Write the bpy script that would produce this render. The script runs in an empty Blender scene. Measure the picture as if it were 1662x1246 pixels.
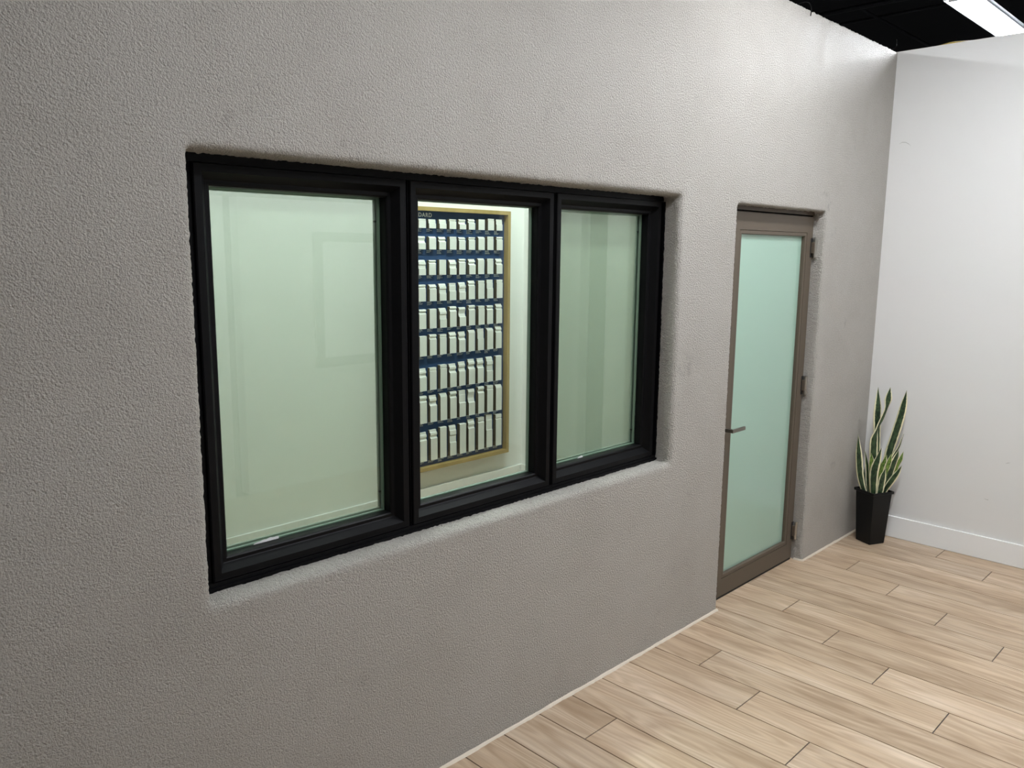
import bpy, bmesh, math, random
from mathutils import Vector, Matrix, noise

random.seed(7)
SC = bpy.context.scene
COL = SC.collection

# ------------------------------------------------------------------ camera
cam_d = bpy.data.cameras.new('camera')
cam = bpy.data.objects.new('camera', cam_d)
COL.objects.link(cam)
YAW, PIT, ROLL = 0.7893, -0.1632, 0.0098
fw = Vector((math.sin(YAW) * math.cos(PIT), math.cos(YAW) * math.cos(PIT), math.sin(PIT)))
rt = fw.cross(Vector((0, 0, 1))).normalized()
up = rt.cross(fw)
r2 = math.cos(ROLL) * rt + math.sin(ROLL) * up
u2 = -math.sin(ROLL) * rt + math.cos(ROLL) * up
m = Matrix((r2, u2, -fw)).transposed().to_4x4()
m.translation = Vector((-0.9228, -2.0773, 1.8779))
cam.matrix_world = m
cam_d.sensor_width = 36.0
cam_d.lens = 1312.2 / 1662 * 36.0
cam_d.clip_start = 0.05
SC.camera = cam

# ------------------------------------------------------------------ world, exposure
w = bpy.data.worlds.new('dim_hall')
SC.world = w
w.use_nodes = True
w.node_tree.nodes['Background'].inputs[0].default_value = (0.95, 0.97, 1.0, 1)
w.node_tree.nodes['Background'].inputs[1].default_value = 0.03
SC.view_settings.view_transform = 'Standard'
SC.view_settings.look = 'None'
SC.view_settings.exposure = 0.82
SC.view_settings.gamma = 1.0
SC.view_settings.use_curve_mapping = False
LAMP = 54.0            # radiance of every ceiling lens

# ------------------------------------------------------------------ helpers
def mat(name, col=(.5, .5, .5), rough=.5, metal=0.0, spec=.5):
    mt = bpy.data.materials.new(name)
    mt.use_nodes = True
    b = mt.node_tree.nodes['Principled BSDF']
    b.inputs['Base Color'].default_value = (*col, 1)
    b.inputs['Roughness'].default_value = rough
    b.inputs['Metallic'].default_value = metal
    b.inputs['Specular IOR Level'].default_value = spec
    return mt

class NT:
    def __init__(s, mt):
        s.t = mt.node_tree
        s.b = s.t.nodes.get('Principled BSDF')
    def n(s, typ, **kw):
        nd = s.t.nodes.new(typ)
        for k, v in kw.items():
            if k.startswith('i_'):
                key = k[2:].replace('_', ' ')
                nd.inputs[key].default_value = v
            else:
                setattr(nd, k, v)
        return nd
    def l(s, a, b):
        s.t.links.new(a, b)
    def ramp(s, stops):
        r = s.t.nodes.new('ShaderNodeValToRGB')
        while len(r.color_ramp.elements) < len(stops):
            r.color_ramp.elements.new(.5)
        for e, (p, c) in zip(r.color_ramp.elements, stops):
            e.position = p
            e.color = (*c, 1)
        return r

def link(o, parent=None):
    COL.objects.link(o)
    if parent:
        o.parent = parent
    return o

def tag(o, label=None, cat=None, group=None, kind=None):
    if label: o['label'] = label
    if cat: o['category'] = cat
    if group: o['group'] = group
    if kind: o['kind'] = kind
    return o

def empty(name, loc=(0, 0, 0)):
    o = bpy.data.objects.new(name, None)
    o.location = loc
    o.empty_display_size = .1
    return link(o)

def mesh_from(name, verts, faces, material, parent=None, smooth=False, origin=None):
    me = bpy.data.meshes.new(name)
    if origin is None and parent is not None:
        origin = parent.location if parent.parent is None else parent.parent.location
        if parent.parent is not None:
            origin = parent.location + parent.parent.location
    ox, oy, oz = origin if origin is not None else (0, 0, 0)
    me.from_pydata([(x - ox, y - oy, z - oz) for x, y, z in verts], [], faces)
    me.update()
    bm = bmesh.new(); bm.from_mesh(me)
    bmesh.ops.recalc_face_normals(bm, faces=bm.faces)
    bm.to_mesh(me); bm.free()
    if material: me.materials.append(material)
    if smooth:
        for p in me.polygons: p.use_smooth = True
    o = bpy.data.objects.new(name, me)
    if parent is None and origin is not None:
        o.location = origin
    return link(o, parent)

def bev(o, wdt, seg=2, ang=40):
    md = o.modifiers.new('bevel', 'BEVEL')
    md.width = wdt; md.segments = seg; md.limit_method = 'ANGLE'; md.angle_limit = math.radians(ang)
    return o

class MB:
    """collects shapes in world coordinates, builds one mesh object"""
    def __init__(s):
        s.v = []; s.f = []
    def quad(s, *p):
        i = len(s.v); s.v += list(p); s.f.append(tuple(range(i, i + len(p))))
    def box(s, x0, x1, y0, y1, z0, z1):
        i = len(s.v)
        s.v += [(x, y, z) for z in (z0, z1) for y in (y0, y1) for x in (x0, x1)]
        s.f += [tuple(i + k for k in q) for q in ((0, 2, 3, 1), (4, 5, 7, 6), (0, 1, 5, 4), (2, 6, 7, 3), (0, 4, 6, 2), (1, 3, 7, 5))]
        return s
    def tube(s, pts, r, n=8, caps=True):
        pts = [Vector(p) for p in pts]
        rings = []
        ref = Vector((0, 0, 1))
        for k, p in enumerate(pts):
            d = (pts[min(k + 1, len(pts) - 1)] - pts[max(k - 1, 0)]).normalized()
            a = ref if abs(d.dot(ref)) < .95 else Vector((1, 0, 0))
            e1 = d.cross(a).normalized(); e2 = d.cross(e1)
            rr = r[k] if isinstance(r, (list, tuple)) else r
            i = len(s.v)
            s.v += [tuple(p + rr * (math.cos(2 * math.pi * j / n) * e1 + math.sin(2 * math.pi * j / n) * e2)) for j in range(n)]
            rings.append(i)
        for a, b in zip(rings, rings[1:]):
            for j in range(n):
                s.f.append((a + j, a + (j + 1) % n, b + (j + 1) % n, b + j))
        if caps:
            s.f.append(tuple(rings[0] + j for j in range(n)))
            s.f.append(tuple(rings[-1] + n - 1 - j for j in range(n)))
        return s
    def build(s, name, material, parent=None, smooth=False, origin=None):
        return mesh_from(name, s.v, s.f, material, parent, smooth, origin)

def ring_sides(rings):
    """mitred picture-frame sides from rectangles (x0,x1,z0,z1,y); returns 4 (verts, faces): bottom, right, top, left"""
    out = []
    for side in range(4):
        v = []; f = []
        for (x0, x1, z0, z1, y) in rings:
            c = [(x0, y, z0), (x1, y, z0), (x1, y, z1), (x0, y, z1)]
            v += [c[side], c[(side + 1) % 4]]
        n = len(rings)
        for k in range(n):
            a, b = 2 * k, 2 * ((k + 1) % n)
            f.append((a, a + 1, b + 1, b))
        f.append(tuple(2 * k for k in range(n)))
        f.append(tuple(2 * k + 1 for k in reversed(range(n))))
        out.append((v, f))
    return out

# ------------------------------------------------------------------ materials
def make_stucco():
    mt = mat('greige_stucco', (.48, .46, .42), .62, spec=.4)
    t = NT(mt)
    g = t.n('ShaderNodeNewGeometry')
    n1 = t.n('ShaderNodeTexNoise', i_Scale=130.0, i_Detail=5.0, i_Roughness=.66)
    n2 = t.n('ShaderNodeTexVoronoi', i_Scale=210.0)
    n3 = t.n('ShaderNodeTexNoise', i_Scale=1.6, i_Detail=3.0, i_Roughness=.65)
    n4 = t.n('ShaderNodeTexNoise', i_Scale=9.0, i_Detail=2.0)
    for q in (n1, n2, n3, n4): t.l(g.outputs['Position'], q.inputs['Vector'])
    a = t.n('ShaderNodeMath', operation='MULTIPLY_ADD'); a.inputs[1].default_value = -.28
    t.l(n2.outputs['Distance'], a.inputs[0]); t.l(n1.outputs['Fac'], a.inputs[2])
    bp = t.n('ShaderNodeBump', i_Strength=1.0, i_Distance=.016)
    t.l(a.outputs[0], bp.inputs['Height']); t.l(bp.outputs[0], t.b.inputs['Normal'])
    rp = t.ramp([(.30, (.50, .470, .424)), (.5, (.54, .510, .462)), (.75, (.56, .532, .488))])
    t.l(n3.outputs['Fac'], rp.inputs[0])
    # soft dark smudges
    sm = t.n('ShaderNodeTexNoise', i_Scale=3.3, i_Detail=4.0, i_Roughness=.72); t.l(g.outputs['Position'], sm.inputs['Vector'])
    sr = t.ramp([(.0, (.70, .70, .70)), (.29, (.82, .82, .82)), (.37, (1, 1, 1))]); t.l(sm.outputs['Fac'], sr.inputs[0])
    mx = t.n('ShaderNodeMix', data_type='RGBA', blend_type='MULTIPLY'); mx.inputs['Factor'].default_value = 1
    t.l(rp.outputs[0], mx.inputs['A']); t.l(sr.outputs[0], mx.inputs['B'])
    # random colour speckle painted in to strengthen the relief's shading contrast
    sp = t.n('ShaderNodeTexNoise', i_Scale=170.0, i_Detail=2.0); t.l(g.outputs['Position'], sp.inputs['Vector'])
    spr = t.ramp([(.30, (.84, .84, .84)), (.5, (.97, .97, .97)), (.72, (1.0, 1.0, 1.0))]); t.l(sp.outputs['Fac'], spr.inputs[0])
    mx3 = t.n('ShaderNodeMix', data_type='RGBA', blend_type='MULTIPLY'); mx3.inputs['Factor'].default_value = 1
    t.l(mx.outputs['Result'], mx3.inputs['A']); t.l(spr.outputs[0], mx3.inputs['B'])
    t.l(mx3.outputs['Result'], t.b.inputs['Base Color'])
    rr = t.n('ShaderNodeMapRange'); rr.inputs['To Min'].default_value = .30; rr.inputs['To Max'].default_value = .62
    t.l(n4.outputs['Fac'], rr.inputs['Value']); t.l(rr.outputs[0], t.b.inputs['Roughness'])
    return mt

def make_paint(name, col, rough=.6, bump=.08, scale=220, spec=.3):
    mt = mat(name, col, rough, spec=spec)
    t = NT(mt)
    g = t.n('ShaderNodeNewGeometry')
    n1 = t.n('ShaderNodeTexNoise', i_Scale=float(scale), i_Detail=3.0)
    t.l(g.outputs['Position'], n1.inputs['Vector'])
    bp = t.n('ShaderNodeBump', i_Strength=bump, i_Distance=.002)
    t.l(n1.outputs['Fac'], bp.inputs['Height']); t.l(bp.outputs[0], t.b.inputs['Normal'])
    return mt

def make_plank():
    mt = mat('oak_look_porcelain', (.6, .5, .4), .42, spec=.4)
    t = NT(mt)
    tc = t.n('ShaderNodeTexCoord'); oi = t.n('ShaderNodeObjectInfo')
    off = t.n('ShaderNodeVectorMath', operation='MULTIPLY_ADD')
    cmb = t.n('ShaderNodeCombineXYZ')
    for k in range(3): t.l(oi.outputs['Random'], cmb.inputs[k])
    t.l(cmb.outputs[0], off.inputs[0]); off.inputs[1].default_value = (37.0, 91.0, 53.0); t.l(tc.outputs['Object'], off.inputs[2])
    mp = t.n('ShaderNodeMapping'); mp.inputs['Scale'].default_value = (11.0, 1.3, 1.0); t.l(off.outputs[0], mp.inputs['Vector'])
    n1 = t.n('ShaderNodeTexNoise', i_Scale=1.0, i_Detail=4.0, i_Roughness=.55, i_Distortion=.5); t.l(mp.outputs[0], n1.inputs['Vector'])
    mp2 = t.n('ShaderNodeMapping'); mp2.inputs['Scale'].default_value = (120.0, 4.0, 1.0); t.l(off.outputs[0], mp2.inputs['Vector'])
    n2 = t.n('ShaderNodeTexNoise', i_Scale=1.0, i_Detail=4.0, i_Roughness=.6); t.l(mp2.outputs[0], n2.inputs['Vector'])
    # cathedral rings: bands of a slow noise
    mp3 = t.n('ShaderNodeMapping'); mp3.inputs['Scale'].default_value = (6.0, .75, 1.0); t.l(off.outputs[0], mp3.inputs['Vector'])
    n3 = t.n('ShaderNodeTexNoise', i_Scale=1.0, i_Detail=2.0, i_Roughness=.5); t.l(mp3.outputs[0], n3.inputs['Vector'])
    mul = t.n('ShaderNodeMath', operation='MULTIPLY'); mul.inputs[1].default_value = 95.0; t.l(n3.outputs['Fac'], mul.inputs[0])
    sn = t.n('ShaderNodeMath', operation='SINE'); t.l(mul.outputs[0], sn.inputs[0])
    base = t.ramp([(.28, (.34, .237, .152)), (.5, (.47, .352, .245)), (.72, (.57, .455, .345))]); t.l(n1.outputs['Fac'], base.inputs[0])
    fine = t.ramp([(.25, (.80, .77, .73)), (.55, (1, 1, 1)), (.8, (1.05, 1.05, 1.05))]); t.l(n2.outputs['Fac'], fine.inputs[0])
    mx = t.n('ShaderNodeMix', data_type='RGBA', blend_type='MULTIPLY'); mx.inputs['Factor'].default_value = .8
    t.l(base.outputs[0], mx.inputs['A']); t.l(fine.outputs[0], mx.inputs['B'])
    rings = t.ramp([(.0, (.88, .85, .81)), (.6, (1, 1, 1)), (1.0, (1.10, 1.10, 1.09))])
    mr = t.n('ShaderNodeMapRange'); mr.inputs['From Min'].default_value = -1; t.l(sn.outputs[0], mr.inputs['Value']); t.l(mr.outputs[0], rings.inputs[0])
    mx2 = t.n('ShaderNodeMix', data_type='RGBA', blend_type='MULTIPLY'); mx2.inputs['Factor'].default_value = .8
    t.l(mx.outputs['Result'], mx2.inputs['A']); t.l(rings.outputs[0], mx2.inputs['B'])
    tone = t.n('ShaderNodeMapRange'); tone.inputs['To Min'].default_value = .90; tone.inputs['To Max'].default_value = 1.06
    t.l(oi.outputs['Random'], tone.inputs['Value'])
    hv = t.n('ShaderNodeHueSaturation'); t.l(tone.outputs[0], hv.inputs['Value']); hv.inputs['Saturation'].default_value = 1.0
    t.l(mx2.outputs['Result'], hv.inputs['Color']); t.l(hv.outputs[0], t.b.inputs['Base Color'])
    bp = t.n('ShaderNodeBump', i_Strength=.08, i_Distance=.002); t.l(n2.outputs['Fac'], bp.inputs['Height']); t.l(bp.outputs[0], t.b.inputs['Normal'])
    return mt

def fresnel(tr, ior):
    """air-to-glass reflectance on both faces of a thin pane"""
    g = tr.nodes.new('ShaderNodeNewGeometry')
    r = tr.nodes.new('ShaderNodeMapRange')
    r.inputs['To Min'].default_value = ior; r.inputs['To Max'].default_value = 1 / ior
    tr.links.new(g.outputs['Backfacing'], r.inputs['Value'])
    f = tr.nodes.new('ShaderNodeFresnel'); tr.links.new(r.outputs[0], f.inputs['IOR'])
    return f

def make_glass(name, tint, ior=1.42):
    mt = bpy.data.materials.new(name); mt.use_nodes = True
    tr = mt.node_tree; tr.nodes.remove(tr.nodes['Principled BSDF'])
    out = tr.nodes['Material Output']
    a = tr.nodes.new('ShaderNodeBsdfTransparent'); a.inputs[0].default_value = (*tint, 1)
    g = tr.nodes.new('ShaderNodeBsdfGlossy'); g.inputs['Roughness'].default_value = 0.0
    f = fresnel(tr, ior)
    x = tr.nodes.new('ShaderNodeMixShader')
    tr.links.new(f.outputs[0], x.inputs[0]); tr.links.new(a.outputs[0], x.inputs[1]); tr.links.new(g.outputs[0], x.inputs[2])
    tr.links.new(x.outputs[0], out.inputs[0])
    return mt

def make_frosted():
    mt = bpy.data.materials.new('frosted_teal_glass'); mt.use_nodes = True
    tr = mt.node_tree; tr.nodes.remove(tr.nodes['Principled BSDF'])
    out = tr.nodes['Material Output']
    a = tr.nodes.new('ShaderNodeBsdfTranslucent'); a.inputs[0].default_value = (.62, .80, .70, 1)
    d = tr.nodes.new('ShaderNodeBsdfDiffuse'); d.inputs[0].default_value = (.46, .58, .52, 1)
    m0 = tr.nodes.new('ShaderNodeMixShader'); m0.inputs[0].default_value = .40
    tr.links.new(a.outputs[0], m0.inputs[1]); tr.links.new(d.outputs[0], m0.inputs[2])
    g = tr.nodes.new('ShaderNodeBsdfGlossy'); g.inputs['Roughness'].default_value = .012
    f = fresnel(tr, 1.75)
    x = tr.nodes.new('ShaderNodeMixShader')
    tr.links.new(f.outputs[0], x.inputs[0]); tr.links.new(m0.outputs[0], x.inputs[1]); tr.links.new(g.outputs[0], x.inputs[2])
    tr.links.new(x.outputs[0], out.inputs[0])
    return mt

def make_screen():
    mt = bpy.data.materials.new('insect_mesh'); mt.use_nodes = True
    tr = mt.node_tree; tr.nodes.remove(tr.nodes['Principled BSDF'])
    out = tr.nodes['Material Output']
    a = tr.nodes.new('ShaderNodeBsdfTransparent')
    d = tr.nodes.new('ShaderNodeBsdfDiffuse'); d.inputs[0].default_value = (.52, .54, .50, 1)
    x = tr.nodes.new('ShaderNodeMixShader'); x.inputs[0].default_value = .30
    tr.links.new(a.outputs[0], x.inputs[1]); tr.links.new(d.outputs[0], x.inputs[2])
    tr.links.new(x.outputs[0], out.inputs[0])
    return mt

def make_emit(name, col, strength):
    mt = bpy.data.materials.new(name); mt.use_nodes = True
    b = mt.node_tree.nodes['Principled BSDF']
    b.inputs['Base Color'].default_value = (.9, .9, .9, 1)
    b.inputs['Emission Color'].default_value = (*col, 1)
    b.inputs['Emission Strength'].default_value = strength
    return mt

def make_wood(name, c0, c1, axis_scale):
    mt = mat(name, c0, .5)
    t = NT(mt)
    g = t.n('ShaderNodeNewGeometry')
    mp = t.n('ShaderNodeMapping'); mp.inputs['Scale'].default_value = axis_scale; t.l(g.outputs['Position'], mp.inputs['Vector'])
    n1 = t.n('ShaderNodeTexNoise', i_Scale=1.0, i_Detail=4.0); t.l(mp.outputs[0], n1.inputs['Vector'])
    r = t.ramp([(.3, c0), (.7, c1)]); t.l(n1.outputs['Fac'], r.inputs[0]); t.l(r.outputs[0], t.b.inputs['Base Color'])
    return mt

def make_leaf(name, g0, g1, margin):
    """dark green blade, pale cross bands, cream margin: from the blade's own uv (u along, v across)"""
    mt = mat(name, g0, .38, spec=.45)
    t = NT(mt)
    uv = t.n('ShaderNodeUVMap'); sp = t.n('ShaderNodeSeparateXYZ'); t.l(uv.outputs[0], sp.inputs[0])
    mp = t.n('ShaderNodeMapping'); mp.inputs['Scale'].default_value = (26.0, 3.0, 1.0); t.l(uv.outputs[0], mp.inputs['Vector'])
    nz = t.n('ShaderNodeTexNoise', i_Scale=1.0, i_Detail=3.0, i_Distortion=.8); t.l(mp.outputs[0], nz.inputs['Vector'])
    r = t.ramp([(.40, g0), (.62, g1)]); t.l(nz.outputs['Fac'], r.inputs[0])
    d = t.n('ShaderNodeMath', operation='SUBTRACT'); t.l(sp.outputs[1], d.inputs[0]); d.inputs[1].default_value = .5
    ab = t.n('ShaderNodeMath', operation='ABSOLUTE'); t.l(d.outputs[0], ab.inputs[0])
    wob = t.n('ShaderNodeMath', operation='MULTIPLY_ADD'); wob.inputs[1].default_value = .10; t.l(nz.outputs['Fac'], wob.inputs[0]); t.l(ab.outputs[0], wob.inputs[2])
    st = t.n('ShaderNodeMapRange'); st.inputs['From Min'].default_value = margin; st.inputs['From Max'].default_value = margin + .025
    t.l(wob.outputs[0], st.inputs['Value'])
    mx = t.n('ShaderNodeMix', data_type='RGBA'); t.l(st.outputs[0], mx.inputs['Factor']); t.l(r.outputs[0], mx.inputs['A']); mx.inputs['B'].default_value = (.74, .70, .46, 1)
    t.l(mx.outputs['Result'], t.b.inputs['Base Color'])
    return mt

STUCCO = make_stucco()
WHITE = make_paint('white_wall_paint', (.735, .73, .715), .55)
FARWALL = make_paint('reflection_dimming_taupe', (.10, .09, .08), .7)  # dark tone set to weaken reflections in the middle window and frames
INNERGREY = make_paint('dim_wall_and_frame_grey', (.25, .265, .235), .6)  # grey stands in for the inner wall's dimness; also colours the picture frame
ROOMWHITE = make_paint('bright_room_paint', (.86, .87, .85), .6)
TRIMWHITE = make_paint('white_trim_paint', (.84, .84, .83), .35, .02)
CAULK = make_paint('cream_caulk', (.60, .53, .43), .6, .3, 90)
PLANK = make_plank()
GROUT = mat('dark_grout', (.035, .031, .031), .8)
BLACKCEIL = make_paint('black_ceiling_paint', (.008, .008, .010), .85, .3, 20)
BLACKMETAL = make_paint('matte_black_aluminium', (.002, .002, .0026), .45, .03, 500, .14)
BRONZE = make_paint('bronze_taupe_metal', (.098, .078, .058), .42, .03, 500, .2)
DARKGAP = mat('dark_gasket', (.01, .01, .01), .7)
STEEL = mat('brushed_steel', (.24, .225, .20), .32, 1.0)
NICKEL = mat('worn_nickel', (.50, .48, .44), .35, 1.0)
GLASS = make_glass('green_tinted_glass', (.915, .985, .912))
FROST = make_frosted()
SCREEN = make_screen()
SPACER = mat('grey_spacer', (.22, .26, .24), .4, .3)
NAVY = make_paint('navy_panel', (.024, .058, .145), .5, .03, 400, .15)
GOLDWOOD = make_wood('golden_frame_wood', (.36, .25, .085), (.46, .33, .13), (9, 9, 2.0))
SAMPLE = make_paint('primed_sample', (.80, .80, .77), .5, .04, 300)
MDF = mat('raw_cut_end', (.12, .095, .06), .8)
PRINT = mat('white_print', (.74, .77, .80), .6)
POT = make_paint('black_pot_plastic', (.006, .006, .006), .45, .05, 300, .2)
SOIL = make_paint('dark_soil', (.03, .022, .016), .9, 1.0, 150)
LEAFA = make_leaf('variegated_leaf', (.010, .026, .012), (.045, .085, .035), .372)
LEAFB = make_leaf('young_leaf', (.05, .11, .02), (.18, .27, .05), .40)
LENS = make_emit('lit_lens', (.93, .96, 1.0), LAMP)
HOUSING = mat('white_housing', (.78, .80, .84), .4)
CABLE = mat('black_cable', (.003, .003, .003), .6, 0, .1)
YCABLE = mat('yellow_cable', (.30, .21, .03), .6)
PIPE = mat('black_pipe', (.010, .010, .012), .5, 0, .25)

# ------------------------------------------------------------------ main dimensions
XL, XC, HW = -3.6, 4.6, 3.14           # left end, corner with right wall, wall height
WT = 0.17                               # stucco wall thickness
WX0, WX1, WZ0, WZ1 = -0.002, 2.236, 0.897, 2.128   # window opening
DX0, DX1, DZ1 = 2.735, 3.732, 2.118     # door opening
YOPP = -3.3                             # opposite partition
RX, RY = 3.77, 2.45                     # inner room: right wall, back wall

# ------------------------------------------------------------------ stucco wall
def stucco_wall():
    V = []; F = []
    def strip(path, closed, r, depth, ext, amp, drow):
        # path: list of (x, z, nx, nz, ext_factor); n points into the wall body
        prof = [(ext, 0.0, 0.0), (r + (ext - r) * .66, 0, .35), (r + (ext - r) * .33, 0, .8), (r, 0, 1)]
        for k in range(1, 7):
            a = k / 6 * math.pi / 2
            prof.append((r - r * math.sin(a), r - r * math.cos(a), 1))
        nd = max(2, int((depth - r) / drow))
        for k in range(1, nd + 1):
            prof.append((0, r + (depth - r) * k / nd, 1))
        base = len(V)
        for (x, z, nx, nz, ef) in path:
            for k, (o, d, fade) in enumerate(prof):
                oo = o * (1 + (ef - 1) * max(0, (o - r) / (ext - r))) if o > r else o
                a = min(1.0, d / r) * math.pi / 2
                px, py, pz = x + nx * oo, d, z + nz * oo
                nv = Vector((-nx * math.sin(a), -math.cos(a), -nz * math.sin(a)))
                q = Vector((px, py, pz))
                h = (noise.noise(q * 70) * .6 + noise.noise(q * 150 + Vector((3, 1, 7))) * .5 + noise.noise(q * 14) * .22) * amp * fade * (1 + .7 * a)
                V.append((px + nv.x * h, py + nv.y * h, pz + nv.z * h))
        n = len(prof); L = len(path)
        for i in range(L if closed else L - 1):
            j = (i + 1) % L
            for k in range(n - 1):
                F.append((base + i * n + k, base + j * n + k, base + j * n + k + 1, base + i * n + k + 1))
    def rectpath(x0, x1, z0, z1, rc, ext, step, open_bottom=False):
        P = []
        def line(a, b, nx, nz):
            n = max(1, int(math.hypot(b[0] - a[0], b[1] - a[1]) / step))
            for k in range(n + 1):
                t = k / n
                P.append((a[0] + (b[0] - a[0]) * t, a[1] + (b[1] - a[1]) * t, nx, nz, 1.0))
        def arc(cx, cz, a0, a1):
            for k in range(1, 8):
                a = a0 + (a1 - a0) * k / 8
                nx, nz = math.cos(a), math.sin(a)
                s = (rc + ext) / max(abs(nx), abs(nz))
                P.append((cx + nx * rc, cz + nz * rc, nx, nz, (s - rc) / ext))
        pi = math.pi
        if open_bottom:
            line((x0, z0), (x0, z1 - rc), -1, 0)
            arc(x0 + rc, z1 - rc, pi, pi / 2)
            line((x0 + rc, z1), (x1 - rc, z1), 0, 1)
            arc(x1 - rc, z1 - rc, pi / 2, 0)
            line((x1, z1 - rc), (x1, z0), 1, 0)
        else:
            line((x0, z0 + rc), (x0, z1 - rc), -1, 0)
            arc(x0 + rc, z1 - rc, pi, pi / 2)
            line((x0 + rc, z1), (x1 - rc, z1), 0, 1)
            arc(x1 - rc, z1 - rc, pi / 2, 0)
            line((x1, z1 - rc), (x1, z0 + rc), 1, 0)
            arc(x1 - rc, z0 + rc, 0, -pi / 2)
            line((x1 - rc, z0), (x0 + rc, z0), 0, -1)
            arc(x0 + rc, z0 + rc, -pi / 2, -pi)
        return P
    EX = .06
    strip(rectpath(WX0, WX1, WZ0, WZ1, .012, EX, .005), True, .026, WT, EX, .0025, .008)
    strip(rectpath(DX0, DX1, 0.0, DZ1, .020, EX, .005, True), False, .014, WT, EX, .0026, .008)
    top = [(XL + (XC - XL) * k / 1000, HW, 0, -1, 1.0) for k in range(1001)]
    strip(top, False, .012, WT, EX, .005, .012)
    # flat remainder of the front and the back skin
    xs = [XL, WX0 - EX, WX1 + EX, DX0 - EX, DX1 + EX, XC]
    zs = [0, WZ0 - EX, DZ1 + EX, WZ1 + EX, HW - EX]
    for i in range(5):
        for k in range(4):
            if i == 1 and k in (1, 2): continue
            if i == 3 and k in (0, 1): continue
            b = len(V)
            V.extend([(xs[i], 0, zs[k]), (xs[i + 1], 0, zs[k]), (xs[i + 1], 0, zs[k + 1]), (xs[i], 0, zs[k + 1])])
            F.append((b, b + 1, b + 2, b + 3))
    xs = [XL, WX0, WX1, DX0, DX1, XC]; zs = [0, WZ0, DZ1, WZ1, HW]
    for i in range(5):
        for k in range(4):
            if i == 1 and k in (1, 2): continue
            if i == 3 and k in (0, 1): continue
            b = len(V)
            V.extend([(xs[i], WT, zs[k]), (xs[i], WT, zs[k + 1]), (xs[i + 1], WT, zs[k + 1]), (xs[i + 1], WT, zs[k])])
            F.append((b, b + 1, b + 2, b + 3))
    me = bpy.data.meshes.new('wall_front')
    me.from_pydata(V, [], F); me.update()
    me.materials.append(STUCCO)
    for p in me.polygons: p.use_smooth = True
    o = link(bpy.data.objects.new('wall_front', me))
    return tag(o, 'greige textured stucco wall with window and door openings', 'wall', kind='structure')
stucco_wall()

# ------------------------------------------------------------------ other walls, ceiling
b = MB(); b.box(XC, XC + .12, -1.98, WT, 0, HW); b.box(XC, XC + .12, YOPP, -2.27, 0, HW); b.box(XC, XC + .12, -2.27, -1.98, 2.55, HW)
o = b.build('wall_right', WHITE); tag(o, 'smooth white wall meeting the stucco wall in the corner', 'wall', kind='structure')
SCUFF = mat('grey_scuff', (.42, .41, .39), .7)
for pts in ([(-.055, 2.574), (-.075, 2.583), (-.096, 2.581), (-.115, 2.570), (-.130, 2.556)], [(-.842, .628), (-.856, .634), (-.869, .637)], [(-.745, .384), (-.772, .381)]):
    b = MB()
    for k, ((y0, z0), (y1, z1)) in enumerate(zip(pts, pts[1:])):
        h0, h1 = (.0004, .0016) if k == 0 else (.0016, .0016 if k < len(pts) - 2 else .0004)
        b.quad((XC - .0006, y0, z0 - h0), (XC - .0006, y1, z1 - h1), (XC - .0006, y1, z1 + h1), (XC - .0006, y0, z0 + h0))
    b.build('scuff_mark', SCUFF, bpy.data.objects['wall_right'])
b = MB(); b.box(XC - .016, XC, -1.98, -.001, 0.001, .145)
o = b.build('baseboard_right', TRIMWHITE); bev(o, .003); tag(o, 'plain white baseboard along the white wall', 'baseboard', kind='structure')
b = MB(); b.box(XL, 1.82, YOPP - .12, YOPP, 0, 2.25); b.box(1.93, 3.22, YOPP - .12, YOPP, 0, 2.25)
o = b.build('wall_opposite', WHITE); tag(o, 'low white partition facing the windows, seen in their reflection', 'wall', kind='structure')
b = MB(); b.box(3.22, XC + .12, YOPP - .12, YOPP, 0, HW)
o = b.build('wall_far', FARWALL); tag(o, 'unseen wall behind the camera, toned dark to dim the window reflections', 'wall', kind='structure')
b = MB(); b.box(XL - .12, XL, YOPP - .12, RY + .12, 0, HW)
o = b.build('wall_left', WHITE); tag(o, 'white end wall of the room out of view', 'wall', kind='structure')
b = MB(); b.box(XL, RX + .12, RY, RY + .12, 0, HW)
o = b.build('wall_back', ROOMWHITE); tag(o, 'white wall behind the window carrying the sample board', 'wall', kind='structure')
MB().box(RX - .012, RX, 2.11, RY, .001, HW).build('trim_3', TRIMWHITE)  # added strip: leaves the corner of the darkened side wall bright
tag(bpy.data.objects['trim_3'], 'added white strip right of the sample board, keeping the wall corner bright', 'trim', kind='structure')
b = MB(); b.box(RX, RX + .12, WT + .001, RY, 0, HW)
o = b.build('wall_inner', INNERGREY); tag(o, 'side wall of the lit room behind the windows, coloured grey to look dim', 'wall', kind='structure')
b = MB(); b.box(XL, RX - .0285, RY - .016, RY, .001, .14)
o = b.build('baseboard_back', TRIMWHITE); bev(o, .003); tag(o, 'white baseboard under the sample board', 'baseboard', kind='structure')
b = MB(); b.box(RX - .028, RX - .0125, WT + .002, RY, .001, .14)
o = b.build('baseboard_inner', TRIMWHITE); bev(o, .003); tag(o, 'white baseboard of the inner side wall', 'baseboard', kind='structure')
b = MB(); b.box(-8, 14, -9, 9, 4.35, 4.45)
o = b.build('ceiling', BLACKCEIL); tag(o, 'black painted open ceiling above the walls', 'ceiling', kind='structure')

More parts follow.
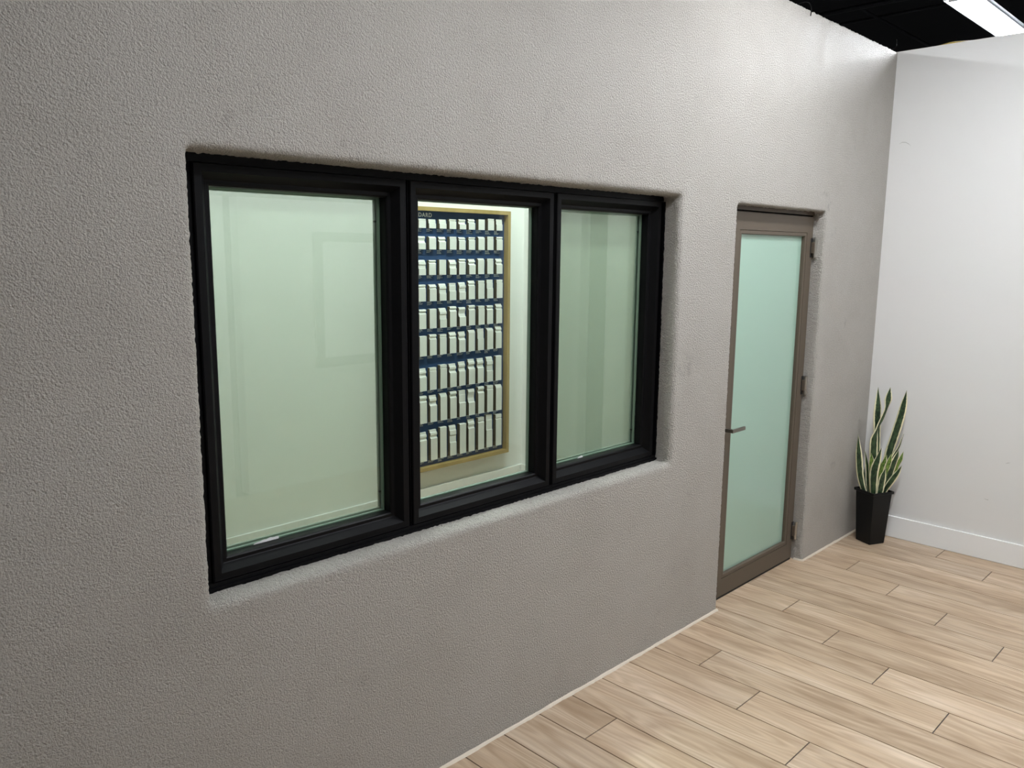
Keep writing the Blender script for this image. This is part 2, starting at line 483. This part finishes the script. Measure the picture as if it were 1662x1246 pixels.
# cream caulk bead along the foot of the stucco wall
def caulk(name, pts, label):
    V = []; F = []
    for k, (x, y, nx, ny) in enumerate(pts):
        q = Vector((x * 9, y * 9, 2.3))
        wv = .011 + .004 * noise.noise(q) + .003 * noise.noise(q * 4)
        V += [(x, y, .0005), (x, y, .009 + .003 * noise.noise(q * 2)), (x + nx * wv * .55, y + ny * wv * .55, .006), (x + nx * wv, y + ny * wv, .0005)]
    for k in range(len(pts) - 1):
        a, c = 4 * k, 4 * k + 4
        for j in range(4):
            F.append((a + j, a + (j + 1) % 4, c + (j + 1) % 4, c + j))
    o = mesh_from(name, V, F, CAULK)
    tag(o, label, 'trim', kind='structure')
pl = [(XL + (DX0 - .004 - XL) * k / 320, -.001, 0, -1) for k in range(321)] + [(DX0 - .002, -.001, .7, -.7), (DX0 + .001, .012, 1, 0), (DX0 + .001, .055, 1, 0)]
caulk('trim_1', pl, 'thin cream caulk line under the stucco wall left of the door')
pl = [(DX1 - .001, .05, -1, 0), (DX1 - .001, .012, -1, 0), (DX1 + .002, -.001, -.7, -.7)] + [(DX1 + .005 + (XC - .02 - DX1 - .005) * k / 60, -.001, 0, -1) for k in range(61)]
caulk('trim_2', pl, 'thin cream caulk line between the door and the corner')

# ------------------------------------------------------------------ floor planks
floor = MB().box(XL, XC, YOPP, RY, -.03, -.0035).build('floor', GROUT)
tag(floor, 'pale oak-look plank floor with dark grout joints', 'floor', kind='structure')
PW, PL, GAP, X0P = .2045, 1.254, .0044, .93
plank_cache = {}
def plank_mesh(wd, ln):
    key = (round(wd, 4), round(ln, 4))
    if key not in plank_cache:
        c = .0005; hw, hl = wd / 2, ln / 2
        v = [(-hw, -hl, -.008), (hw, -hl, -.008), (hw, hl, -.008), (-hw, hl, -.008),
             (-hw, -hl, -c), (hw, -hl, -c), (hw, hl, -c), (-hw, hl, -c),
             (-hw + c, -hl + c, 0), (hw - c, -hl + c, 0), (hw - c, hl - c, 0), (-hw + c, hl - c, 0)]
        f = [(8, 9, 10, 11)]
        for k in range(4):
            j = (k + 1) % 4
            f += [(k, j, 4 + j, 4 + k), (4 + k, 4 + j, 8 + j, 8 + k)]
        me = bpy.data.meshes.new('plank'); me.from_pydata(v, [], f); me.update(); me.materials.append(PLANK)
        plank_cache[key] = me
    return plank_cache[key]
rows = []
k = math.floor((XL - X0P) / PW)
while X0P + k * PW < XC - .005:
    rows.append(k); k += 1
# joint of the row whose left edge is X0P + k*PW ; 2.157 (k=6) -> -0.252, k=5 -> -0.56, k=4 -> -0.878, k=7 -> -1.195
J = {0: -.5605, 1: -.252, 2: -1.195, 3: -.8785}
for k in rows:
    xa = max(XL, X0P + k * PW); xb = min(XC, X0P + (k + 1) * PW)
    if xb - xa < .02: continue
    j0 = J[(k - 5) % 4]
    y = j0 - PL * 4
    while y < RY:
        ya, yb = max(y, YOPP), min(y + PL, RY)
        if yb - ya > .02:
            o = bpy.data.objects.new('plank', plank_mesh(xb - xa - GAP, yb - ya - GAP))
            o.location = ((xa + xb) / 2, (ya + yb) / 2, 0)
            link(o, floor)
        y += PL

# ------------------------------------------------------------------ windows
S = [.035, .763, 1.491, 2.219]
SZ0, SZ1 = .9215, 2.104
YF, YG = .085, .146
def window_unit(n, label):
    xa, xb = S[n - 1] + .009, S[n] - .009
    root = empty('window_%d' % n, ((xa + xb) / 2, .13, SZ0))
    tag(root, label, 'window', kind='structure')
    prof = [(0, .168), (0, .0885), (.003, YF), (.0235, YF), (.0415, .112), (.0435, .1135), (.0535, .1135), (.0575, .117), (.0585, .1205), (.0585, .168)]
    rings = [(xa + o, xb - o, SZ0 + o, SZ1 - o, y) for o, y in prof]
    for (v, f), nm in zip(ring_sides(rings), ('sash_rail', 'sash_stile', 'sash_rail', 'sash_stile')):
        mesh_from(nm, v, f, BLACKMETAL, root)
    g = .052
    pane = MB().box(xa + g, xb - g, YG, YG + .004, SZ0 + g, SZ1 - g).build('glass_pane', GLASS, root)
    # dark green edge spacer round the pane
    o1 = .0587
    rr = [(xa + o1, xb - o1, SZ0 + o1, SZ1 - o1, YG + .0045), (xa + o1 + .006, xb - o1 - .006, SZ0 + o1 + .004, SZ1 - o1 - .003, YG + .0045),
          (xa + o1 + .006, xb - o1 - .006, SZ0 + o1 + .004, SZ1 - o1 - .003, YG + .016), (xa + o1, xb - o1, SZ0 + o1, SZ1 - o1, YG + .016)]
    for v, f in ring_sides(rr):
        mesh_from('spacer', v, f, SPACER, root)
    # frame pieces of this unit: head, sill with nosing, and the jamb or mullion strips beside it
    x0 = S[n - 1] if n > 1 else .004
    x1 = S[n] if n < 3 else WX1 + .012
    xh0, xh1 = x0 + .0004, x1 - .0004
    MB().box(xh0, xh1, .094, .168, SZ1 + .001, WZ1 + .014).build('frame_head', BLACKMETAL, root)
    b = MB()
    b.box(xh0, xh1, .080, .168, WZ0 - .012, .909)
    b.box(xh0, xh1, .086, .168, .9092, SZ0 - .0005)
    b.box(xh0, xh1, .0775, .081, .902, .9085)
    b.build('frame_sill', BLACKMETAL, root)
    for (a, c) in ((x0, xa), (xb, x1)):
        b = MB(); b.box(a + .0004, c - .0006, .099, .168, SZ0, SZ1)
        if c - a > .02:
            b.box(a + .0004, a + (c - a) * .55, .087, .0989, SZ0, SZ1) if n == 1 else b.box(a + (c - a) * .45, c - .001, .082, .0989, SZ0, SZ1)
        else:
            b.box(a + .0032, c - .0035, .0925, .0989, SZ0, SZ1)
        b.build('frame_jamb', BLACKMETAL, root)
    if n != 2:
        scr = MB().box(xa + .066, xb - .066, .1745, .1752, SZ0 + .066, SZ1 - .066).build('insect_screen', SCREEN, root)
        rr = [(xa + .050, xb - .050, SZ0 + .050, SZ1 - .050, .170), (xa + .066, xb - .066, SZ0 + .066, SZ1 - .066, .170),
              (xa + .066, xb - .066, SZ0 + .066, SZ1 - .066, .180), (xa + .050, xb - .050, SZ0 + .050, SZ1 - .050, .180)]
        for v, f in ring_sides(rr):
            mesh_from('screen_frame', v, f, SPACER, root)
        for zz in (SZ1 - .135, SZ0 + .125):
            MB().tube([(xb - .069, .168, zz), (xb - .069, .160, zz)], .0035, 8).build('screen_pin', DARKGAP, root)
    return root
window_unit(1, 'left black-framed window with pale insect screen, nearest the camera')
window_unit(2, 'middle black-framed window of clear glass showing the sample board')
window_unit(3, 'right black-framed window with greenish insect screen, nearest the door')
for nm, x0, z0, ln in (('window_1', .20, SZ0 + .060, .085), ('window_3', 1.73, SZ0 + .060, .035)):
    V = []; F = []
    for k in range(13):
        t = k / 12
        V += [(x0 + ln * t, YG - .0008, z0), (x0 + ln * t, YG - .0018, z0 + .004 + .010 * math.sin(t * 2.6) * (.6 + .4 * noise.noise(Vector((t * 6, ln * 50, 0)))))]
    for k in range(12): F.append((2 * k, 2 * k + 2, 2 * k + 3, 2 * k + 1))
    mesh_from('film_scrap', V, F, TRIMWHITE, bpy.data.objects[nm])

# ------------------------------------------------------------------ door
def door():
    YD = .062
    root = empty('door_1', ((DX0 + DX1) / 2, .09, 0))
    tag(root, 'taupe metal framed door with frosted green glass panel', 'door', kind='structure')
    la, lb, lz0, lz1 = 2.775, 3.714, .012, 2.089
    MB().box(DX0 + .002, DX1 - .002, .066, .14, 2.097, DZ1 + .004).build('frame_head', BRONZE, root)
    MB().box(DX0 + .001, la - .004, .068, .14, .001, 2.0968).build('frame_jamb', BRONZE, root)
    MB().box(lb + .004, DX1 + .006, .074, .14, .001, 2.0968).build('frame_jamb', BRONZE, root)
    MB().box(DX0 + .003, DX1 - .003, .10, .13, 2.089, 2.0967).build('head_gasket', DARKGAP, root)
    # mitred leaf frame
    ga, gb, gz0, gz1 = 2.899, 3.617, .135, 1.975
    ba, bb, bz0, bz1 = ga - .022, gb + .024, gz0 - .022, gz1 + .022
    def lerp(t): return (la + (ba - la) * t, lb + (bb - lb) * t, lz0 + (bz0 - lz0) * t, lz1 + (bz1 - lz1) * t)
    rings = [(la, lb, lz0, lz1, .107), (la, lb, lz0, lz1, YD + .002), (la + .002, lb - .002, lz0 + .002, lz1 - .002, YD), (*lerp(1), YD), (*lerp(1), .107)]
    for (v, f), nm in zip(ring_sides(rings), ('bottom_rail', 'hinge_stile', 'top_rail', 'lock_stile')):
        mesh_from(nm, v, f, BRONZE, root)
    q = .0016
    rings = [(ba + q, bb - q, bz0 + q, bz1 - q, .107), (ba + q, bb - q, bz0 + q, bz1 - q, YD + .0026), (ba + 2 * q, bb - 2 * q, bz0 + 2 * q, bz1 - 2 * q, YD + .0012),
             (ga - .003, gb + .003, gz0 - .003, gz1 + .003, YD + .0012), (ga, gb, gz0, gz1, YD + .006), (ga, gb, gz0, gz1, .107)]
    for v, f in ring_sides(rings):
        mesh_from('glazing_bead', v, f, BRONZE, root)
    MB().box(ga - .012, gb + .012, .083, .091, gz0 - .012, gz1 + .012).build('frosted_pane', FROST, root)
    MB().box(la + .004, lb - .004, .064, .10, .001, .0105).build('door_sweep', DARKGAP, root)
    # lever handle
    xh, zh = 2.805, .963
    h = MB().tube([(xh, YD - .0002, zh), (xh, YD - .007, zh)], .025, 24).build('handle_rose', STEEL, root)
    b = MB().box(xh - .010, xh + .010, .006, YD - .007, zh - .009, zh + .009).build('lever_neck', STEEL, root); bev(b, .002)
    b = MB().box(xh - .010, xh + .122, -.006, .0058, zh - .0095, zh + .0095).build('lever', STEEL, root); bev(b, .002)
    kx = MB().tube([(xh, YD - .0002, .842), (xh, YD - .006, .842)], .024, 24).build('lock_rose', STEEL, root)
    MB().box(xh - .004, xh + .004, YD - .012, YD - .0062, .833, .851).build('key_cylinder', DARKGAP, kx)
    # hinges
    for zc in (1.912, 1.100, .190):
        hg = MB().box(3.690, 3.7135, .0590, .0617, zc - .055, zc + .055).build('hinge', DARKGAP, root)
        b = MB().box(3.694, 3.7085, .042, .0588, zc - .033, zc + .033).build('hinge_block', BRONZE, hg); bev(b, .0015)
        MB().tube([(3.7195, .046, zc - .055), (3.7195, .046, zc - .018)], .0105, 14).build('hinge_knuckle', NICKEL, hg)
        MB().tube([(3.7195, .046, zc - .0165), (3.7195, .046, zc + .055)], .0105, 14).build('hinge_knuckle', NICKEL, hg)
    return root
door()

# ------------------------------------------------------------------ sample board behind the middle window
def sample_board():
    yb = RY - .001
    xl, xr, zb, zt = 2.44, 3.523, .310, 2.148
    root = empty('sample_board', ((xl + xr) / 2, yb, zb))
    tag(root, 'navy display board of white moulding samples in golden wood frame', 'display board')
    panel = MB().box(xl, xr, yb - .012, yb, zb, zt).build('panel', NAVY, root)
    fwid, yfr = .027, RY - .060
    rings = [(xl - fwid, xr + fwid, zb - fwid, zt + fwid, yb), (xl - fwid, xr + fwid, zb - fwid, zt + fwid, yfr),
             (xl, xr, zb, zt, yfr), (xl, xr, zb, zt, yb)]
    for v, f in ring_sides(rings):
        mesh_from('frame_bar', v, f, GOLDWOOD, root)
    rnd = random.Random(3)
    ys = yb - .0121
    shapes = [
        [(0, .6), (.03, .6), (.05, .8), (.12, 1), (1, 1)],
        [(0, .45), (.08, .5), (.12, .75), (.20, .80), (.24, .55), (.33, .6), (.38, .95), (.42, 1), (1, 1)],
        [(0, .8), (.02, 1), (1, 1)],
        [(0, .5), (.06, .55), (.10, .85), (.16, .9), (.19, .7), (.25, .75), (.28, 1), (1, 1)],
        [(0, .7), (.15, .7), (.17, .8), (.45, .8), (.47, 1), (1, 1)],
        [(0, .55), (.10, .75), (.22, .6), (.34, .5), (.48, .7), (.52, 1), (1, 1)],
        [(0, .9), (.10, .95), (.13, .8), (.16, 1), (1, 1)],
        [(0, .35), (.06, .6), (.15, .7), (.17, .9), (.30, .95), (.32, .8), (.55, .85), (.57, 1), (1, 1)],
        [(0, .75), (.05, .95), (.10, .95), (.12, .7), (.18, .75), (.24, 1), (1, 1)],
    ]
    bot = [2.029, 1.882, 1.703, 1.518, 1.323, 1.128, .875, .637, .352]
    hl = [.061, .090, .107, .121, .143, .146, .169, .203, .218]
    hr = [.085, .098, .118, .142, .146, .170, .200, .205, .262]
    cache = {}
    for r in range(9):
        for c in range(11):
            x = 2.757 + (c - 3) * .0944
            t = min(1, max(0, (c - 3) / 7))
            h = hl[r] + (hr[r] - hl[r]) * t
            h *= 1 + (rnd.random() - .5) * .08
            sh = rnd.randrange(len(shapes)); th = .026 + .003 * rnd.randrange(3)
            wd = .0635
            key = (sh, round(h, 3), th, wd)
            if key not in cache:
                pts = [(0, 0)] + [(-th * d, -s * h) for s, d in shapes[sh]] + [(0, -h)]   # (y, z) from the top down
                n = len(pts)
                v = [(0, a, q) for a, q in pts] + [(wd, a, q) for a, q in pts]
                f = [(k, (k + 1) % n, n + (k + 1) % n, n + k) for k in range(n)] + [tuple(range(n)), tuple(range(2 * n - 1, n - 1, -1))]
                me = bpy.data.meshes.new('moulding_sample'); me.from_pydata(v, [], f); me.update()
                bmx = bmesh.new(); bmx.from_mesh(me); bmesh.ops.recalc_face_normals(bmx, faces=bmx.faces); bmx.to_mesh(me); bmx.free()
                me.materials.append(SAMPLE); me.materials.append(MDF); me.polygons[n].material_index = 1; me.polygons[n + 1].material_index = 1; cache[key] = me
            o = bpy.data.objects.new('moulding_sample', cache[key])
            o.location = Vector((x, ys, bot[r] + h)) - root.location
            link(o, root)
            # printed caption: three or four lines of unreadably small type
            b = MB(); z = bot[r] - .0095
            for ln in range(rnd.choice((3, 3, 4))):
                xx = x - .001; end = x + rnd.uniform(.026, .052)
                while xx < end:
                    wl = rnd.uniform(.004, .012)
                    b.quad((xx, ys - .0003, z), (xx + wl, ys - .0003, z), (xx + wl, ys - .0003, z + (.0042 if ln == 0 else .0030)), (xx, ys - .0003, z + (.0042 if ln == 0 else .0030)))
                    xx += wl + .0022
                z -= .0068
            b.build('caption', PRINT, o, origin=root.location + o.location)
    fc = bpy.data.curves.new('heading', 'FONT'); fc.body = 'STANDARD'; fc.size = .0405; fc.extrude = .0004; fc.offset = .0009; fc.align_x = 'RIGHT'; fc.space_character = 1.16
    fc.materials.append(PRINT)
    tmp = bpy.data.objects.new('heading_curve', fc); COL.objects.link(tmp)
    me = bpy.data.meshes.new_from_object(tmp.evaluated_get(bpy.context.evaluated_depsgraph_get()))
    bpy.data.objects.remove(tmp)
    t = bpy.data.objects.new('heading', me)
    t.location = Vector((2.806, ys - .0006, 2.107)) - root.location
    t.rotation_euler = (math.pi / 2, 0, 0)
    link(t, root)
sample_board()

# ------------------------------------------------------------------ snake plant in the corner
def snake_plant():
    cx, cy, rz = 4.399, -.156, math.radians(-25)
    root = empty('potted_snake_plant', (cx, cy, 0))
    tag(root, 'variegated snake plant in tall tapered black square pot in the corner', 'potted plant')
    ca, sa = math.cos(rz), math.sin(rz)
    def sq(h, z): return [(cx + ca * x - sa * y, cy + sa * x + ca * y, z) for x, y in ((-h, -h), (h, -h), (h, h), (-h, h))]
    b = MB()
    rings = [sq(.058, .001), sq(.061, .0015), sq(.077, .338), sq(.086, .339), sq(.0865, .357), sq(.080, .3575), sq(.072, .335), sq(.071, .30)]
    for q in rings: b.v += q
    for k in range(len(rings) - 1):
        for j in range(4):
            b.f.append((4 * k + j, 4 * k + (j + 1) % 4, 4 * k + 4 + (j + 1) % 4, 4 * k + 4 + j))
    b.f.append((3, 2, 1, 0))
    o = b.build('pot', POT, root); bev(o, .003, 2, 30)
    # lumpy soil
    V = []; F = []; N = 10
    for i in range(N + 1):
        for j in range(N + 1):
            x, y = (i / N - .5) * .1425, (j / N - .5) * .1425
            V.append((cx + ca * x - sa * y, cy + sa * x + ca * y, .318 + .007 * noise.noise(Vector((x * 60, y * 60, 1)))))
    for i in range(N):
        for j in range(N):
            a = i * (N + 1) + j; F.append((a, a + 1, a + N + 2, a + N + 1))
    mesh_from('soil', V, F, SOIL, root, smooth=True)
    R3 = Vector((.340, -.941, 0)); D3 = Vector((.941, .340, 0)); base = Vector((cx, cy, 0))
    # (points (across, height), half widths, depth base->tip, turn base->tip in degrees, young?)
    A = [
        ([(-.045, .312), (-.071, .375), (-.093, .467), (-.107, .586), (-.121, .717)], [.012, .016, .019, .018, 0], (-.02, -.03), (10, -15), 0),
        ([(.008, .312), (.003, .479), (-.011, .716), (-.020, .892), (-.026, 1.029)], [.013, .020, .022, .024, 0], (.02, .035), (25, 40), 0),
        ([(-.008, .312), (-.011, .387), (-.018, .537), (-.026, .685), (-.015, .751), (.009, .819), (.031, .903), (.039, .968), (.045, 1.038)], [.013, .017, .022, .023, .017, .015, .013, .019, 0], (.0, .01), (0, 0, 5, 25, 65, 45, 45, -10, -10), 0),
        ([(.0, .312), (-.004, .37), (-.008, .478), (.003, .551), (.024, .652)], [.014, .020, .024, .021, 0], (-.045, -.055), (-10, -20), 0),
        ([(-.016, .312), (-.020, .42), (-.028, .536), (-.033, .601)], [.010, .014, .015, 0], (-.015, -.02), (0, 10), 1),
        ([(-.030, .312), (-.038, .38), (-.052, .503), (-.077, .614)], [.009, .011, .012, 0], (.0, .01), (20, 45), 0),
        ([(.040, .312), (.055, .426), (.068, .589), (.091, .704), (.117, .835), (.132, .935), (.140, 1.022)], [.012, .018, .023, .023, .022, .017, 0], (.02, .03), (10, -20), 0),
        ([(.052, .312), (.065, .427), (.076, .518), (.097, .586), (.126, .666), (.147, .745)], [.010, .013, .015, .013, .008, 0], (.0, .0), (20, 55), 0),
        ([(.050, .312), (.092, .402), (.121, .518), (.138, .567), (.154, .622)], [.009, .012, .014, .015, 0], (.015, .03), (10, 30), 1),
        ([(.045, .312), (.068, .368), (.095, .425), (.124, .483), (.150, .542)], [.011, .015, .019, .016, 0], (-.010, -.030), (-5, -25), 0),
        ([(.030, .312), (.037, .37), (.044, .455), (.058, .522)], [.013, .018, .017, 0], (-.050, -.055), (10, 0), 0),
        ([(.018, .312), (.023, .422), (.034, .513), (.047, .557), (.057, .605)], [.010, .014, .015, .013, 0], (-.02, -.03), (0, -20), 1),
        ([(.042, .312), (.052, .420), (.064, .500), (.076, .56), (.084, .608)], [.008, .011, .014, .013, 0], (-.015, -.015), (20, 0), 1),
        ([(.050, .312), (.069, .380), (.087, .490), (.111, .582), (.125, .637)], [.013, .018, .021, .017, 0], (-.01, .0), (10, 30), 0),
        ([(.030, .312), (.045, .485), (.061, .618), (.080, .714)], [.009, .011, .010, 0], (.04, .045), (50, 60), 0),
        ([(-.050, .312), (-.058, .360), (-.067, .44), (-.069, .50)], [.008, .010, .010, 0], (-.005, .0), (40, 50), 0),
    ]
    def interp(a, t):
        n = len(a) - 1; i = min(int(t * n), n - 1); u = t * n - i
        p0, p1, p2, p3 = a[max(i - 1, 0)], a[i], a[i + 1], a[min(i + 2, n)]
        return .5 * (2 * p1 + (p2 - p0) * u + (2 * p0 - 5 * p1 + 4 * p2 - p3) * u * u + (3 * p1 - p0 - 3 * p2 + p3) * u ** 3)
    for idx, (pts, ws, dep, turn, young) in enumerate(A):
        NS, NA = 26, 8
        me_v = []; uv = []
        for i in range(NS + 1):
            t = i / NS
            u = interp([p[0] for p in pts], t); z = interp([p[1] for p in pts], t); wd = max(.0006, 1.14 * interp(list(ws), t))
            dd = dep[0] + (dep[1] - dep[0]) * t
            tw = math.radians(interp(list(turn), t)) if len(turn) > 2 else math.radians(turn[0] + (turn[1] - turn[0]) * t)
            for j in range(NA + 1):
                s = j / NA * 2 - 1
                across = s * wd; cup = -(1 - s * s) * wd * .28 + .0015 * math.sin(t * 21 + idx) * abs(s)
                a2 = across * math.cos(tw) - cup * math.sin(tw); d2 = across * math.sin(tw) + cup * math.cos(tw)
                P = base + R3 * (u + a2) + D3 * (dd + d2)
                me_v.append((P.x - cx, P.y - cy, z)); uv.append((t * (z - .2) + idx * .37, j / NA))
        me = bpy.data.meshes.new('leaf')
        fc = []
        for i in range(NS):
            for j in range(NA):
                a = i * (NA + 1) + j; fc.append((a, a + 1, a + NA + 2, a + NA + 1))
        me.from_pydata(me_v, [], fc); me.update()
        ul = me.uv_layers.new(name='UVMap')
        for lp in me.loops: ul.data[lp.index].uv = uv[lp.vertex_index]
        me.materials.append(LEAFB if young else LEAFA)
        for p in me.polygons: p.use_smooth = True
        o = bpy.data.objects.new('leaf', me)
        sd = o.modifiers.new('thick', 'SOLIDIFY'); sd.thickness = .0022
        link(o, root)
snake_plant()

# ------------------------------------------------------------------ ceiling lights
def strip_light(x, y, z, ln, label, along='x'):
    root = empty('strip_light', (x, y, z))
    tag(root, label, 'ceiling light', 'linear strip lights under the black ceiling')
    def bx(b, a0, a1, c0, c1, z0, z1):
        return b.box(x + a0, x + a1, y + c0, y + c1, z + z0, z + z1) if along == 'x' else b.box(x + c0, x + c1, y + a0, y + a1, z + z0, z + z1)
    h = ln / 2
    b = MB(); bx(b, -h, h, -.060, .060, .012, .070); b.build('housing', HOUSING, root)
    for sgn in (-1, 1):
        b = MB(); c = sorted((sgn * .072, sgn * .104)); bx(b, -h, h, c[0], c[1], -.002, .012); b.build('side_flange', HOUSING, root)
    b = MB(); bx(b, -h + .01, h - .01, -.070, .070, -.012, .011); b.build('lens', LENS, root)
    for sgn in (-1, 1):
        b = MB(); c = sorted((sgn * h, sgn * (h - .0098))); bx(b, c[0], c[1], -.071, .071, -.016, .0118); b.build('end_cap', HOUSING, root)
    for sgn in (-.7, .7):
        px = x + (sgn * h if along == 'x' else 0); py = y + (0 if along == 'x' else sgn * h)
        MB().tube([(px, py, z + .07), (px, py, 4.35)], .003, 6).build('hanger_rod', PIPE, root)
    return root
ZL = 3.5
strip_light(5.60, -.222, ZL, 1.25, 'white linear light shining over the top of the white wall')
strip_light(2.75, -.95, ZL, 1.25, 'linear light overhead nearest the windows, out of view')
strip_light(3.55, -2.35, ZL, 1.25, 'linear light overhead facing the white wall, out of view')
strip_light(.75, -1.55, ZL, 1.25, 'linear light overhead in front of the left window, out of view')
strip_light(5.9, -2.6, ZL, 1.25, 'linear light beyond the white wall, out of view')
strip_light(3.05, 1.35, ZL, 1.25, 'linear light above the inner room nearer the door')
strip_light(.90, 1.35, ZL, 1.25, 'linear light above the inner room behind the left window')

# ------------------------------------------------------------------ picture on the opposite partition (mirrored in the left window)
pic = empty('picture_frame', (2.87, YOPP, .93))
tag(pic, 'broad pale grey picture frame mirrored faintly in the left window', 'picture frame')
rr = [(2.545, 3.195, .93, 2.01, YOPP + .001), (2.545, 3.195, .93, 2.01, YOPP + .03), (2.62, 3.12, 1.005, 1.935, YOPP + .03), (2.62, 3.12, 1.005, 1.935, YOPP + .001)]
for v, f in ring_sides(rr):
    mesh_from('frame_bar', v, f, INNERGREY, pic)
MB().box(2.622, 3.118, YOPP + .001, YOPP + .008, 1.007, 1.933).build('picture', TRIMWHITE, pic)

# ------------------------------------------------------------------ pipes and loose cables above the walls
def cable(name, pts, r, material, label, cat):
    n = len(pts) - 1; P = []
    for k in range(n * 6 + 1):
        t = k / 6; i = min(int(t), n - 1); u = t - i
        p0, p1, p2, p3 = (Vector(pts[max(i - 1, 0)]), Vector(pts[i]), Vector(pts[i + 1]), Vector(pts[min(i + 2, n)]))
        P.append(.5 * (2 * p1 + (p2 - p0) * u + (2 * p0 - 5 * p1 + 4 * p2 - p3) * u * u + (3 * p1 - p0 - 3 * p2 + p3) * u ** 3))
    o = MB().tube(P, r, 8).build(name, material, smooth=True, origin=P[0])
    tag(o, label, cat)
cable('loose_wire', [(3.29, .09, 3.147), (3.305, .03, 3.165), (3.33, -.004, 3.168), (3.352, -.012, 3.14), (3.349, -.012, 3.105)], .0028, CABLE, 'short black wire hanging over the stucco wall top', 'wire')
cable('loose_wire', [(4.50, .10, 3.150), (4.53, .03, 3.150), (4.548, -.006, 3.158), (4.53, -.012, 3.20)], .0024, CABLE, 'bent black wire sticking up at the wall corner', 'wire')
cable('yellow_cable', [(4.66, -.12, 3.146), (4.66, -.22, 3.150), (4.65, -.30, 3.156), (4.66, -.37, 3.152), (4.67, -.46, 3.147)], .0045, YCABLE, 'yellow cable lying on top of the white wall', 'cable')
def pipe(pts, r, label):
    o = MB().tube(pts, r, 10).build('ceiling_conduit', PIPE, smooth=True, origin=pts[0]); tag(o, label, 'conduit', 'black conduits under the ceiling')
pipe([(7.2, -4, 4.2), (7.2, 6, 4.2)], .022, 'black conduit crossing the dark ceiling, nearest the stucco wall top')
pipe([(7.3, 1.44, 4.24), (11.5, 1.44, 4.24)], .016, 'thin black conduit running back above the wall corner')
pipe([(7.95, -4, 4.28), (7.95, 6, 4.28)], .014, 'thin black conduit crossing behind the strip light')
